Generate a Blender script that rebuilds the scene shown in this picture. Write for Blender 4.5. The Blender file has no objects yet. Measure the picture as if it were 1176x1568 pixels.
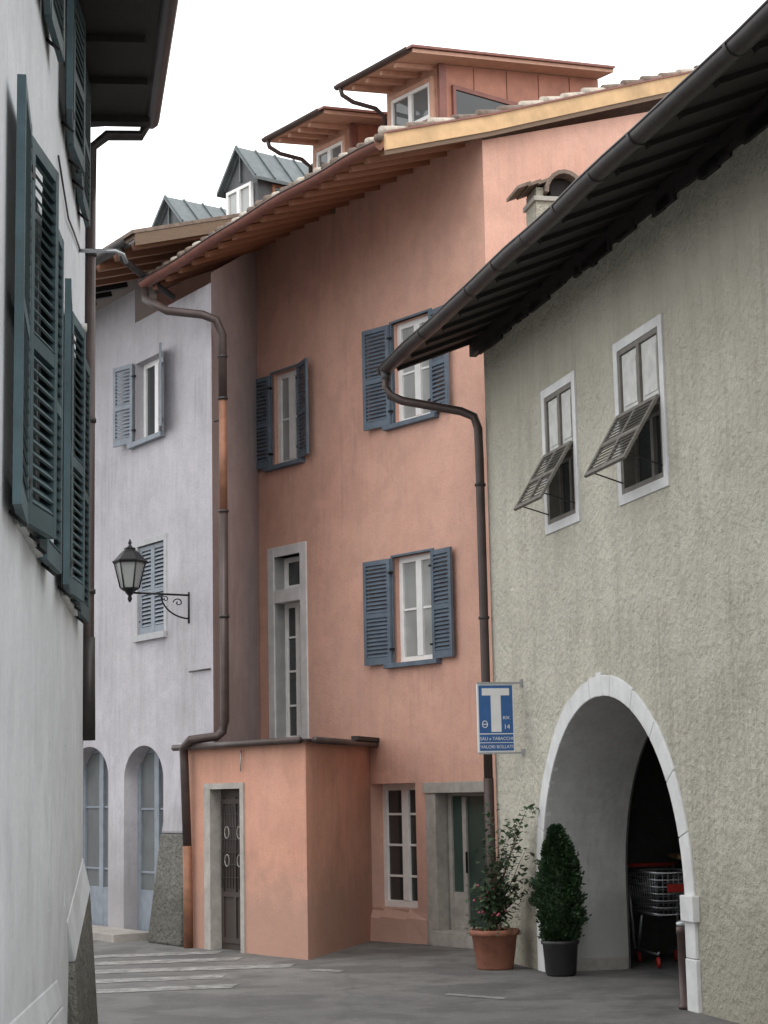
import bpy, math, random
from mathutils import Matrix, Vector
random.seed(7)
V=Vector
scene=bpy.context.scene
scene.view_settings.view_transform='Standard'
try: scene.view_settings.look='None'
except Exception: pass
scene.view_settings.exposure=0

# ------------------------------------------------------------ materials
def newmat(name):
    m=bpy.data.materials.new(name); m.use_nodes=True
    nt=m.node_tree; b=nt.nodes['Principled BSDF']
    return m,nt,b
def N(nt,t,**k):
    n=nt.nodes.new(t)
    for a,v in k.items(): setattr(n,a,v)
    return n
def noise(nt,co,scale,detail=5,rough=.6):
    n=N(nt,'ShaderNodeTexNoise'); n.inputs['Scale'].default_value=scale
    n.inputs['Detail'].default_value=detail; n.inputs['Roughness'].default_value=rough
    nt.links.new(co,n.inputs['Vector']); return n.outputs['Fac']
def ramp(nt,fac,stops):
    r=N(nt,'ShaderNodeValToRGB'); e=r.color_ramp.elements
    while len(e)<len(stops): e.new(.5)
    for i,(p,c) in enumerate(stops):
        e[i].position=p; e[i].color=(c[0],c[1],c[2],1) if not isinstance(c,(int,float)) else (c,c,c,1)
    nt.links.new(fac,r.inputs['Fac']); return r.outputs['Color']
def mix(nt,fac,a,b,mode='MIX'):
    m=N(nt,'ShaderNodeMix',data_type='RGBA',blend_type=mode)
    for s,v in ((m.inputs[0],fac),(m.inputs[6],a),(m.inputs[7],b)):
        if isinstance(v,(int,float)): s.default_value=v
        elif isinstance(v,tuple): s.default_value=(v[0],v[1],v[2],1)
        else: nt.links.new(v,s)
    return m.outputs[2]
def math_(nt,op,a,b):
    m=N(nt,'ShaderNodeMath',operation=op); m.use_clamp=False
    for s,v in ((m.inputs[0],a),(m.inputs[1],b)):
        if isinstance(v,(int,float)): s.default_value=v
        else: nt.links.new(v,s)
    return m.outputs[0]
def bump(nt,b,h,strength,dist):
    n=N(nt,'ShaderNodeBump'); n.inputs['Strength'].default_value=strength; n.inputs['Distance'].default_value=dist
    nt.links.new(h,n.inputs['Height']); nt.links.new(n.outputs[0],b.inputs['Normal'])
def sc(c,k): return tuple(x*k for x in c)

def stucco(name,col,col2,stain,fine=40,bstr=.5,bdist=.01,base_h=.8,pits=False,stain_amt=.5,top=None,und=5.0):
    m,nt,b=newmat(name)
    co=N(nt,'ShaderNodeTexCoord').outputs['Object']
    big=noise(nt,co,.55,4,.6); mid=noise(nt,co,3.2,6,.65); fi=noise(nt,co,fine,4,.6)
    c=mix(nt,ramp(nt,big,[(.38,0.),(.62,1.)]),col,col2)
    c=mix(nt,ramp(nt,mid,[(.42,0.),(.72,.6)]),c,sc(col,.76))
    pa=noise(nt,co,.9,7,.55)
    c=mix(nt,ramp(nt,pa,[(.56,0.),(.60,.4)]),c,tuple(min(.85,x*1.14+.03) for x in col2))
    mp=N(nt,'ShaderNodeMapping'); mp.inputs['Scale'].default_value=(3.5,3.5,.35); nt.links.new(co,mp.inputs['Vector'])
    st=noise(nt,mp.outputs[0],1.2,6,.7)
    c=mix(nt,ramp(nt,st,[(.48,0.),(.76,stain_amt)]),c,stain)
    mp2=N(nt,'ShaderNodeMapping'); mp2.inputs['Scale'].default_value=(14,14,.8); nt.links.new(co,mp2.inputs['Vector'])
    s2=noise(nt,mp2.outputs[0],1.,5,.7)
    c=mix(nt,ramp(nt,math_(nt,'MULTIPLY',s2,big),[(.27,0.),(.40,stain_amt*.7)]),c,sc(stain,.8))
    sep=N(nt,'ShaderNodeSeparateXYZ'); nt.links.new(co,sep.inputs[0])
    h=math_(nt,'ADD',sep.outputs['Z'],math_(nt,'MULTIPLY',mid,-1.1))
    damp=ramp(nt,math_(nt,'DIVIDE',h,base_h),[(0.,.7),(.95,0.)])
    c=mix(nt,damp,c,sc(stain,.9))
    if top:
        hh=math_(nt,'ADD',sep.outputs['Z'],math_(nt,'MULTIPLY',st,1.6))
        tf=ramp(nt,math_(nt,'DIVIDE',math_(nt,'SUBTRACT',hh,top[0]),top[1]),[(0.,0.),(1.,top[2])])
        c=mix(nt,tf,c,stain)
    c=mix(nt,ramp(nt,fi,[(.3,.25),(.55,0.)]),c,sc(col,.6))
    nt.links.new(c,b.inputs['Base Color']); b.inputs['Roughness'].default_value=.92
    b.inputs['Specular IOR Level'].default_value=.15
    hgt=math_(nt,'ADD',math_(nt,'MULTIPLY',fi,.6),math_(nt,'MULTIPLY',mid,1.6))
    hgt=math_(nt,'ADD',hgt,math_(nt,'MULTIPLY',noise(nt,co,1.1,3,.5),und))
    if pits:
        vo=N(nt,'ShaderNodeTexVoronoi'); vo.inputs['Scale'].default_value=16
        nt.links.new(co,vo.inputs['Vector'])
        n2=noise(nt,co,10,5,.7)
        hgt=math_(nt,'ADD',hgt,math_(nt,'MULTIPLY',vo.outputs['Distance'],.6))
        hgt=math_(nt,'ADD',hgt,math_(nt,'MULTIPLY',n2,2.2))
    bump(nt,b,hgt,bstr,bdist)
    return m
def plain(name,col,rough=.6,metal=0,var=.25,scale=8,bstr=.15,spec=.4):
    m,nt,b=newmat(name)
    co=N(nt,'ShaderNodeTexCoord').outputs['Object']
    n=noise(nt,co,scale,5,.65)
    c=mix(nt,ramp(nt,n,[(.3,0.),(.7,1.)]),sc(col,1-var),sc(col,1+var*.6))
    nt.links.new(c,b.inputs['Base Color']); b.inputs['Roughness'].default_value=rough
    b.inputs['Metallic'].default_value=metal; b.inputs['Specular IOR Level'].default_value=spec
    bump(nt,b,noise(nt,co,scale*8,3,.6),bstr,.004)
    return m
def wood(name,col,rough=.7):
    m,nt,b=newmat(name)
    co=N(nt,'ShaderNodeTexCoord').outputs['Object']
    mp=N(nt,'ShaderNodeMapping'); mp.inputs['Scale'].default_value=(6,6,25); nt.links.new(co,mp.inputs['Vector'])
    n=noise(nt,mp.outputs[0],1.5,6,.7)
    c=mix(nt,n,sc(col,.6),sc(col,1.25))
    nt.links.new(c,b.inputs['Base Color']); b.inputs['Roughness'].default_value=rough
    bump(nt,b,n,.3,.006); return m
def glassm(name,col,rough=.06):
    m,nt,b=newmat(name)
    co=N(nt,'ShaderNodeTexCoord').outputs['Object']
    n=noise(nt,co,1.7,3,.5)
    c=mix(nt,n,sc(col,.5),sc(col,1.5))
    nt.links.new(c,b.inputs['Base Color']); b.inputs['Roughness'].default_value=rough
    b.inputs['Specular IOR Level'].default_value=.7
    bump(nt,b,noise(nt,co,2.5,2,.5),.08,.02); return m

M={}
M['R']=stucco('roughcast_cream',(.67,.64,.54),(.61,.58,.49),(.37,.345,.275),fine=60,bstr=1.,bdist=.028,base_h=1.0,pits=True,stain_amt=.45,top=(5.4,2.0,.6),und=2.)
M['Rin']=stucco('passage_plaster',(.64,.635,.61),(.58,.575,.56),(.38,.38,.36),fine=30,bstr=.3,base_h=.5)
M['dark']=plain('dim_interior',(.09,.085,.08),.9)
M['P']=stucco('pink_plaster',(.69,.415,.325),(.65,.37,.285),(.50,.33,.275),fine=35,bstr=.45,bdist=.012,base_h=.8,stain_amt=.5)
M['A']=stucco('salmon_plaster',(.62,.335,.245),(.57,.295,.21),(.41,.26,.205),fine=35,bstr=.45,bdist=.012,base_h=.6,stain_amt=.45)
M['D']=stucco('lilac_plaster',(.485,.462,.49),(.43,.412,.44),(.31,.295,.295),fine=30,bstr=.45,bdist=.014,base_h=1.1,stain_amt=.55)
M['Dside']=stucco('grey_pink_plaster',(.43,.37,.365),(.39,.33,.325),(.30,.26,.255),fine=30,bstr=.35,base_h=.8)
M['L']=stucco('white_plaster',(.70,.715,.735),(.66,.675,.70),(.50,.51,.52),fine=30,bstr=.3,base_h=1.2,stain_amt=.3)
M['stone']=stucco('rubble_stone',(.30,.28,.245),(.22,.21,.19),(.12,.12,.10),fine=14,bstr=1.,bdist=.05,pits=True,base_h=.4,und=1)
M['white']=plain('white_paint',(.8,.8,.78),.55,var=.08)
M['wstone']=plain('limewashed_stone',(.66,.66,.655),.85,var=.16,scale=4,bstr=.5)
M['gstone']=plain('grey_stone',(.38,.355,.32),.85,var=.25,scale=6,bstr=.5)
M['lgrey']=plain('grey_window_trim',(.40,.40,.41),.8,var=.15)
M['blue']=plain('blue_grey_shutter',(.125,.16,.20),.6,var=.25,scale=5)
M['lshut']=plain('green_grey_shutter',(.065,.11,.125),.6,var=.3,scale=4)
M['lshut2']=plain('dark_green_shutter',(.045,.08,.09),.6,var=.3,scale=4)
M['dshut']=plain('pale_grey_shutter',(.22,.245,.28),.6,var=.2)
M['glass']=glassm('window_glass',(.13,.14,.14))
M['gdark']=glassm('dark_glass',(.03,.035,.035))
M['glight']=glassm('sky_pale_glass',(.34,.35,.34),.15)  # pale base colour paints in the white sky reflected by the panes
M['ggreen']=glassm('green_glass',(.04,.07,.058),.1)
M['brown']=plain('aged_brown_frame',(.18,.165,.145),.7)
M['greyp']=plain('grey_panel',(.58,.58,.55),.7,var=.2)
M['pipe']=plain('brown_sheet_pipe',(.075,.055,.05),.45,.3,var=.3,scale=4)
M['cop']=plain('copper_pipe',(.27,.125,.075),.6,.2,var=.4,scale=4)
M['gut']=plain('dark_gutter',(.05,.043,.042),.45,.3,var=.3)
M['wred']=wood('red_rafter_wood',(.33,.155,.09))
M['wdark']=wood('dark_eave_wood',(.022,.018,.016))
M['wbrn']=wood('brown_fascia_wood',(.17,.11,.07))
M['yel']=plain('ochre_verge_board',(.62,.41,.22),.75,var=.25,scale=2.5)
M['copd']=plain('copper_cladding',(.42,.19,.13),.6,.15,var=.3,scale=2)
M['copdk']=plain('dark_copper',(.23,.10,.08),.5,.25,var=.2)
M['dorm']=plain('dormer_plaster',(.57,.34,.25),.8,var=.15)
M['zinc']=plain('zinc_roof',(.14,.16,.165),.45,.5,var=.25)
M['slate']=plain('dormer_cladding',(.10,.105,.11),.6,var=.3)
M['tile']=plain('old_roof_tile',(.20,.15,.12),.85,var=.5,scale=9,bstr=.5)
M['tileL']=plain('pale_roof_tile',(.50,.44,.37),.85,var=.4,scale=9,bstr=.5)
M['iron']=plain('black_iron',(.02,.02,.021),.5,.5,var=.2)
M['chrome']=plain('zinc_wire',(.42,.43,.44),.35,.6,var=.1)
M['red']=plain('red_plastic',(.45,.04,.03),.4,var=.1)
M['terra']=plain('terracotta_pot',(.27,.11,.07),.8,var=.3)
M['blackpot']=plain('black_pot',(.03,.03,.032),.5)
M['soil']=plain('soil',(.05,.035,.025),.95)
M['sblue']=plain('sign_blue',(.035,.12,.32),.4,var=.12)
M['swhite']=plain('sign_white',(.74,.74,.74),.4,var=.06)
M['doorw']=wood('dark_door_wood',(.05,.036,.03))
M['bark']=wood('stem_bark',(.10,.075,.05))
M['binm']=plain('brown_bin_metal',(.075,.05,.045),.4,.3)
M['lglass']=glassm('lantern_glass',(.26,.27,.26),.2)

def leafmat(name,a,b_):
    m,nt,b=newmat(name); co=N(nt,'ShaderNodeTexCoord').outputs['Object']
    n=noise(nt,co,9,3,.6); f=noise(nt,co,70,2,.5)
    c=mix(nt,ramp(nt,n,[(.35,0.),(.65,1.)]),a,b_); c=mix(nt,f,sc(a,.6),c)
    nt.links.new(c,b.inputs['Base Color']); b.inputs['Roughness'].default_value=.6
    return m
M['con']=leafmat('conifer_foliage',(.014,.040,.012),(.045,.10,.028))
M['leaf']=leafmat('shrub_leaf',(.035,.07,.03),(.10,.16,.07))
M['pinkf']=plain('pink_flowers',(.45,.10,.14),.6)

m,nt,b=newmat('asphalt'); co=N(nt,'ShaderNodeTexCoord').outputs['Object']
c=mix(nt,ramp(nt,noise(nt,co,.35,6,.65),[(.38,0.),(.62,1.)]),(.12,.116,.113),(.19,.182,.172))
c=mix(nt,ramp(nt,noise(nt,co,1.6,7,.75),[(.44,0.),(.62,.75)]),c,(.075,.072,.07))
c=mix(nt,ramp(nt,noise(nt,co,.8,3,.4),[(.56,0.),(.57,.5)]),c,(.085,.082,.08))
c=mix(nt,ramp(nt,noise(nt,co,5.5,5,.7),[(.60,0.),(.70,.6)]),c,(.23,.22,.205))
c=mix(nt,ramp(nt,noise(nt,co,60,3,.6),[(.35,.5),(.6,0.)]),c,(.055,.055,.055))
vo=N(nt,'ShaderNodeTexVoronoi',feature='DISTANCE_TO_EDGE'); vo.inputs['Scale'].default_value=.22
mpw=N(nt,'ShaderNodeMix',data_type='VECTOR'); mpw.inputs[0].default_value=.3
nn=N(nt,'ShaderNodeTexNoise'); nn.inputs['Scale'].default_value=1.5; nt.links.new(co,nn.inputs['Vector'])
nt.links.new(co,mpw.inputs[4]); nt.links.new(nn.outputs['Color'],mpw.inputs[5]); nt.links.new(mpw.outputs[1],vo.inputs['Vector'])
c=mix(nt,ramp(nt,vo.outputs['Distance'],[(0.,.35),(.006,0.)]),c,(.06,.06,.06))
nt.links.new(c,b.inputs['Base Color']); b.inputs['Roughness'].default_value=.8
bump(nt,b,noise(nt,co,120,3,.6),.4,.006); M['asph']=m
m,nt,b=newmat('worn_road_paint'); co=N(nt,'ShaderNodeTexCoord').outputs['Object']
w=ramp(nt,noise(nt,co,5,9,.8),[(.44,0.),(.64,1.)])
c=mix(nt,w,(.14,.136,.13),(.36,.355,.34)); nt.links.new(c,b.inputs['Base Color']); b.inputs['Roughness'].default_value=.8; M['paint']=m
M['slab']=plain('stone_paving',(.30,.275,.25),.85,var=.3,scale=3,bstr=.4)
M['floorin']=plain('passage_floor',(.12,.12,.12),.7,var=.2)

# ------------------------------------------------------------ mesh builder
class MB:
    def __init__(s): s.v=[];s.f=[];s.mi=[];s.mats=[];s.sm=[]
    def mat(s,k):
        if k not in s.mats: s.mats.append(k)
        return s.mats.index(k)
    def add(s,vs,fs,k,smooth=False):
        o=len(s.v); s.v+= [tuple(x) for x in vs]; i=s.mat(k)
        for f in fs: s.f.append([o+a for a in f]); s.mi.append(i); s.sm.append(smooth)
    def quad(s,a,b,c,d,k): s.add([a,b,c,d],[(0,1,2,3)],k)
    def box(s,c,X,Y,Z,k):
        vs=[c+X*i+Y*j+Z*l for i in(-1,1) for j in(-1,1) for l in(-1,1)]
        s.add(vs,[(0,1,3,2),(4,6,7,5),(0,4,5,1),(2,3,7,6),(0,2,6,4),(1,5,7,3)],k)
    def fbox(s,fr,u0,u1,z0,z1,o0,o1,k):
        c=fr.p((u0+u1)/2,(z0+z1)/2,(o0+o1)/2)
        s.box(c,fr.U*(u1-u0)/2,fr.Nn*(o1-o0)/2,V((0,0,(z1-z0)/2)),k)
    def prism(s,bot,top,k):
        n=len(bot); s.add(list(bot)+list(top),[tuple(range(n-1,-1,-1)),tuple(range(n,2*n))]+[(i,(i+1)%n,n+(i+1)%n,n+i) for i in range(n)],k)
    def beam(s,a,b,w,h,k,up=V((0,0,1))):
        a=V(a);b=V(b); d=(b-a); L=d.length; d=d/L; x=d.cross(up).normalized(); y=x.cross(d)
        s.box((a+b)/2,d*L/2,x*w/2,y*h/2,k)
    def sweep(s,pts,r,k,n=10,a0=0,a1=2*math.pi,closed=True,smooth=True):
        pts=[V(p) for p in pts]; rings=[]; px=None
        for i,p in enumerate(pts):
            d=(pts[min(i+1,len(pts)-1)]-pts[max(i-1,0)]).normalized()
            x=d.cross(V((0,0,1)))
            if x.length<.25: x=px if px is not None else V((1,0,0))
            x=(x-d*x.dot(d)).normalized()
            if px is not None and x.dot(px)<0: x=-x
            px=x
            y=x.cross(d)
            rr=r[i] if isinstance(r,(list,tuple)) else r
            m_=n if closed else n+1
            rings.append([p+(x*math.cos(a0+(a1-a0)*j/n)+y*math.sin(a0+(a1-a0)*j/n))*rr for j in range(m_)])
        m_=len(rings[0]); vs=[q for R_ in rings for q in R_]; fs=[]
        for i in range(len(rings)-1):
            for j in range(m_ if closed else m_-1):
                fs.append((i*m_+j,i*m_+(j+1)%m_,(i+1)*m_+(j+1)%m_,(i+1)*m_+j))
        if closed: fs+=[tuple(range(m_-1,-1,-1)),tuple(range((len(rings)-1)*m_,len(rings)*m_))]
        s.add(vs,fs,k,smooth)
    def lathe(s,c,prof,k,n=20,smooth=True,rot=0):
        c=V(c); vs=[];fs=[]
        for r,z in prof: vs+=[c+V((r*math.cos(rot+2*math.pi*j/n),r*math.sin(rot+2*math.pi*j/n),z)) for j in range(n)]
        for i in range(len(prof)-1):
            for j in range(n): fs.append((i*n+j,i*n+(j+1)%n,(i+1)*n+(j+1)%n,(i+1)*n+j))
        fs+=[tuple(range(n-1,-1,-1)),tuple(range((len(prof)-1)*n,len(prof)*n))]
        s.add(vs,fs,k,smooth)
    def build(s,name,parent=None,bevel=0):
        me=bpy.data.meshes.new(name); me.from_pydata(s.v,[],s.f); me.update()
        for k in s.mats: me.materials.append(M[k])
        for p,i,q in zip(me.polygons,s.mi,s.sm): p.material_index=i; p.use_smooth=q
        o=bpy.data.objects.new(name,me); scene.collection.objects.link(o)
        if parent: o.parent=parent
        if bevel:
            bv=o.modifiers.new('b','BEVEL'); bv.width=bevel; bv.segments=2; bv.limit_method='ANGLE'
        return o
def empty(name):
    e=bpy.data.objects.new(name,None); scene.collection.objects.link(e); return e
class Fr:
    def __init__(s,o,u,n):
        s.O=V((o[0],o[1],0)); s.U=V((u[0],u[1],0)).normalized(); s.Nn=V((n[0],n[1],0)).normalized()
    def p(s,u,z,o=0): return s.O+s.U*u+s.Nn*o+V((0,0,z))

def arch_z(op,u):
    a,b=op['a'],op['b']; c=(a+b)/2; w=(b-a)/2; sp=op['spring']; h=op['crown']-sp
    x=min(1,max(-1,(u-c)/w)); return sp+h*math.sqrt(max(0,1-x*x))
def wall(mb,fr,u0,u1,z0,z1,ops,k):
    us=sorted(set([u0,u1]+[o[q] for o in ops for q in 'ab'])); zs=sorted(set([z0,z1]+[o[q] for o in ops for q in 'cd']))
    us=[u for u in us if u0<=u<=u1]; zs=[z for z in zs if z0<=z<=z1]
    for i in range(len(us)-1):
        for j in range(len(zs)-1):
            cu=(us[i]+us[i+1])/2; cz=(zs[j]+zs[j+1])/2
            if any(o['a']<cu<o['b'] and o['c']<cz<o['d'] for o in ops): continue
            mb.quad(fr.p(us[i],zs[j]),fr.p(us[i+1],zs[j]),fr.p(us[i+1],zs[j+1]),fr.p(us[i],zs[j+1]),k)
    for o in ops:
        dp=o.get('depth',.2); rk=o.get('rk',k); a,b,c,d=o['a'],o['b'],o['c'],o['d']; dl=o.get('splay',0)
        if 'spring' in o:
            n=32; uu=[(a+b)/2-(b-a)/2*math.cos(math.pi*i/n) for i in range(n+1)]; sp=o['spring']
            for i in range(n):
                za,zb=arch_z(o,uu[i]),arch_z(o,uu[i+1])
                mb.quad(fr.p(uu[i],za),fr.p(uu[i+1],zb),fr.p(uu[i+1],d),fr.p(uu[i],d),k)
                mb.add([fr.p(uu[i],za),fr.p(uu[i+1],zb),fr.p(uu[i+1],zb,-dp),fr.p(uu[i],za,-dp)],[(0,1,2,3)],rk,True)
            top=sp
        else:
            mb.quad(fr.p(a,d),fr.p(b,d),fr.p(b-dl,d,-dp),fr.p(a+dl,d,-dp),rk); top=d
        mb.quad(fr.p(a,c),fr.p(a,top),fr.p(a+dl,top,-dp),fr.p(a+dl,c,-dp),rk)
        mb.quad(fr.p(b,c),fr.p(b,top),fr.p(b-dl,top,-dp),fr.p(b-dl,c,-dp),rk)
        if c>z0+.01: mb.quad(fr.p(a,c),fr.p(b,c),fr.p(b-dl,c,-dp),fr.p(a+dl,c,-dp),rk)
def window(mb,fr,a,b,c,d,inset,nx,nz,fw,fk,gk,mid=None):
    o0,o1=-inset-.05,-inset
    mb.quad(fr.p(a,c,o0+.02),fr.p(b,c,o0+.02),fr.p(b,d,o0+.02),fr.p(a,d,o0+.02),gk)
    mb.fbox(fr,a,a+fw,c,d,o0,o1,fk); mb.fbox(fr,b-fw,b,c,d,o0,o1,fk)
    mb.fbox(fr,a+fw,b-fw,c,c+fw,o0,o1-.002,fk); mb.fbox(fr,a+fw,b-fw,d-fw,d,o0,o1-.002,fk)
    for i in range(1,nx):
        u=a+(b-a)*i/nx; w=fw*.75 if nx==2 else fw*.3
        mb.fbox(fr,u-w,u+w,c+fw,d-fw,o0,o1+.008,fk)
    for j in range(1,nz):
        z=c+(d-c)*j/nz; mb.fbox(fr,a+fw,b-fw,z-.014,z+.014,o0,o1-.012,fk)
def leaf(mb,fr,uh,s,w,z0,z1,ang,k,out=.035,st=.055,k2=None,off=0):
    U=fr.U*s; c_,s_=math.cos(ang),math.sin(ang); e=U*c_+fr.Nn*s_; nr=-U*s_+fr.Nn*c_
    o=fr.p(uh,0,out)+nr*off
    def bx(x0,x1,za,zb,t,kk): mb.box(o+e*(x0+x1)/2+V((0,0,(za+zb)/2)),e*(x1-x0)/2,nr*t/2,V((0,0,(zb-za)/2)),kk)
    bx(0,st,z0,z1,.035,k); bx(w-st,w,z0,z1,.035,k)
    zm=z0+(z1-z0)*.47
    rails=[(z0,z0+.09),(zm-.03,zm+.03),(z1-.06,z1)]
    for a,b_ in rails: bx(st,w-st,a,b_,.033,k)
    for za,zb in ((z0+.09,zm-.03),(zm+.03,z1-.06)):
        n=max(2,int((zb-za)/.05))
        for i in range(n):
            z=za+(zb-za)*(i+.5)/n
            t=(nr*.6-V((0,0,1))*.8).normalized(); q=e.cross(t)
            mb.box(o+e*w/2+V((0,0,z)),e*(w/2-st),t*.026,q*.005,k2 or k)
    for z in (z0+.18,z1-.18): mb.box(o+V((0,0,z))-e*.01,e*.03,nr*.022,V((0,0,.012)),'iron')

# ------------------------------------------------------------ frames
FR=Fr((1.17,20.3),(.2498,-.9683),(-.9683,-.2498))
FL=Fr((-2.13,13),(.1093,-.994),(.994,.1093))
FP=Fr((1.14,21.67),(-.615,.789),(-.789,-.615))
FQ=Fr((1.294,21.473),(.789,.615),(.615,-.789))
FD=Fr((-2.157,22.7),(-.539,.842),(-.842,-.539))
FA=Fr((-.94,20.8),(-.595,.804),(-.804,-.595))
FB=Fr((-.94,20.8),(.256,.967),(.967,-.256))

# ------------------------------------------------------------ ground
g=MB(); g.add([(-250,-150,0),(250,-150,0),(250,350,0),(-250,350,0)],[(0,1,2,3)],'asph'); g.build('asphalt_street')
zc=MB()
for y,x0,x1,d in ((21.5,-4.2,-2.05,.42),(20.55,-4.2,-1.75,.45),(19.6,-4.0,-1.1,.45),(18.55,-3.8,-1.75,.42),(17.6,-3.6,-1.55,.4)):
    zc.add([(x0,y-.1,.004),(x1,y+.32,.004),(x1+.05,y+.30+d,.004),(x0,y+d-.1,.004)],[(0,1,2,3)],'paint')
zc.build('zebra_crossing')
rl=MB(); rl.add([(.45,16.95,.004),(.95,16.5,.004),(1.0,16.62,.004),(.5,17.07,.004)],[(0,1,2,3)],'paint'); rl.add([(-.9,19.5,.004),(-.55,19.3,.004),(-.5,19.5,.004),(-.85,19.7,.004)],[(0,1,2,3)],'paint'); rl.build('road_marking')
pv=MB()
pv.fbox(FD,1.75,6,-.05,.10,.0,.55,'slab'); pv.build('pavement',bevel=.01)

# ------------------------------------------------------------ right house
RH=empty('roughcast_arcade_house')
mb=MB()
RT=6.93
PD=.88
ops=[dict(a=1.5,b=5.05,c=0,d=2.75,spring=.89,crown=2.665,depth=PD,rk='Rin'),
     dict(a=2.02,b=2.83,c=4.46,d=5.77,depth=.16),
     dict(a=4.04,b=5.0,c=4.44,d=5.77,depth=.16)]
wall(mb,FR,0,15,0,RT,ops,'R')
mb.quad(FR.p(0,0),FR.p(0,RT),FR.p(0,RT+2.6,-6.5),FR.p(0,0,-6.5),'R')
mb.quad(FR.p(0,0,-6.5),FR.p(15,0,-6.5),FR.p(15,RT+2.6,-6.5),FR.p(0,RT+2.6,-6.5),'R')
mb.quad(FR.p(15,0),FR.p(15,RT),FR.p(15,RT+2.6,-6.5),FR.p(15,0,-6.5),'R')
mb.build('walls',RH)
mb=MB()
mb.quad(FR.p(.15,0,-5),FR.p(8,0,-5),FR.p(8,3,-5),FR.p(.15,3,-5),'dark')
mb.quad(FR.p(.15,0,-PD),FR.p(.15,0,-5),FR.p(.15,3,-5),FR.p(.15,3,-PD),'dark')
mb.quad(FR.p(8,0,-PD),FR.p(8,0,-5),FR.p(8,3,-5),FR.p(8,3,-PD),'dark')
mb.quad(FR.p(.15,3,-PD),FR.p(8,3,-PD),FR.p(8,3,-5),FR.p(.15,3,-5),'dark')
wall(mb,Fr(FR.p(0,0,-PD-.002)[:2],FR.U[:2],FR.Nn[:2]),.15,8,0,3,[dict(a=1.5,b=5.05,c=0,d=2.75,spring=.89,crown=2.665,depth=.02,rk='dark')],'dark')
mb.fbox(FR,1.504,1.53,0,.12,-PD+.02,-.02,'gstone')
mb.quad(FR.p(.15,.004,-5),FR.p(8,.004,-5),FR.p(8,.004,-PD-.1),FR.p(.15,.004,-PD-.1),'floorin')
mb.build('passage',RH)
mb=MB()
cx=3.275; r0=1.775; ns=11
for i in range(ns):
    a0=math.pi*i/ns+.0016; a1=math.pi*(i+1)/ns-.0016; w=.195+random.uniform(-.012,.012)
    pr=[]
    for t in range(5):
        a=a0+(a1-a0)*t/4; pr.append((cx+r0*math.cos(a)*1.0,.89+r0*math.sin(a)))
    for t in range(4,-1,-1):
        a=a0+(a1-a0)*t/4; pr.append((cx+(r0+w)*math.cos(a),.89+(r0+w)*math.sin(a)))
    mb.prism([FR.p(u,z,-.05) for u,z in pr],[FR.p(u,z,.018) for u,z in pr],'wstone')
mb.fbox(FR,cx-.07,cx+.07,2.66,2.885,-.05,.023,'wstone')
mb.fbox(FR,5.045,5.3,.72,.93,-.3,.06,'wstone'); mb.fbox(FR,5.05,5.27,.0,.42,-.3,.035,'wstone'); mb.fbox(FR,5.05,5.25,.425,.715,-.3,.028,'wstone')
mb.fbox(FR,1.29,1.5,.0,.5,-.2,.025,'wstone'); mb.fbox(FR,1.3,1.5,.505,.89,-.2,.02,'wstone')
mb.build('arch_stones',RH,bevel=.008)
for (a,b,c,d) in ((1.93,2.92,4.37,5.86),(3.95,5.09,4.35,5.86)):
    mb=MB()
    t=.09
    for q in ((a,a+t,c,d),(b-t,b,c,d),(a+t,b-t,d-t,d),(a+t,b-t,c,c+t)):
        mb.fbox(FR,q[0],q[1],q[2],q[3],-.02,.018,'wstone')
    A,B,C,Dd=a+t,b-t,c+t,d-t; zm=C+(Dd-C)*.52; mu=(A+B)/2
    mb.fbox(FR,A,A+.045,C,Dd,-.12,.01,'brown'); mb.fbox(FR,B-.045,B,C,Dd,-.12,.01,'brown')
    mb.fbox(FR,A+.045,B-.045,Dd-.045,Dd,-.12,.008,'brown'); mb.fbox(FR,A+.045,B-.045,C,C+.05,-.12,.008,'brown')
    mb.fbox(FR,mu-.03,mu+.03,zm,Dd-.045,-.08,.012,'brown'); mb.fbox(FR,A+.045,B-.045,zm-.03,zm+.03,-.1,.006,'brown')
    for x0,x1 in ((A+.05,mu-.035),(mu+.035,B-.05)):
        mb.fbox(FR,x0,x1,zm+.035,Dd-.05,-.05,-.012,'greyp'); mb.fbox(FR,x0+.05,x1-.05,zm+.1,Dd-.12,-.012,-.004,'greyp')
    window(mb,FR,A+.045,B-.045,C+.05,zm-.03,.10,2,1,.04,'brown','gdark')
    ang=math.radians(31); L=.66; dn=V((0,0,-1))*math.cos(ang)+FR.Nn*math.sin(ang); hz=zm+.03
    nr=dn.cross(FR.U).normalized()
    o=FR.p(0,hz,.03)
    def P_(u,s): return o+FR.U*u+dn*s
    for u in (A+.02,mu,B-.02): mb.box((P_(u,0)+P_(u,L))/2,FR.U*.024,dn*L/2,nr*.014,'brown')
    for s_ in (.02,L*.5,L-.02): mb.box(P_(mu,s_),FR.U*((B-A)/2),dn*.022,nr*.015,'brown')
    n=14
    for i in range(n):
        s_=.05+(L-.1)*(i+.5)/n; tt=(dn*.75+nr*.66).normalized()
        mb.box(P_(mu,s_),FR.U*((B-A)/2-.03),tt*.02,tt.cross(FR.U)*.004,'brown')
    for u in (A+.02,B-.02): mb.beam(FR.p(u,C+.1,.0),P_(u,L-.06),.012,.012,'iron')
    mb.build('window_with_louvre_flap',RH,bevel=.003)
mb=MB()
sl=.40
def rr(u,t,dz=0): return FR.p(u,6.60+(t+1.0)*sl+dz,-t)
mb.prism([rr(-.5,-.95,-.0),rr(15,-.95),rr(15,6.5),rr(-.5,6.5)],[rr(-.5,-.95,.05),rr(15,-.95,.05),rr(15,6.5,.05),rr(-.5,6.5,.05)],'wdark')
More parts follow.
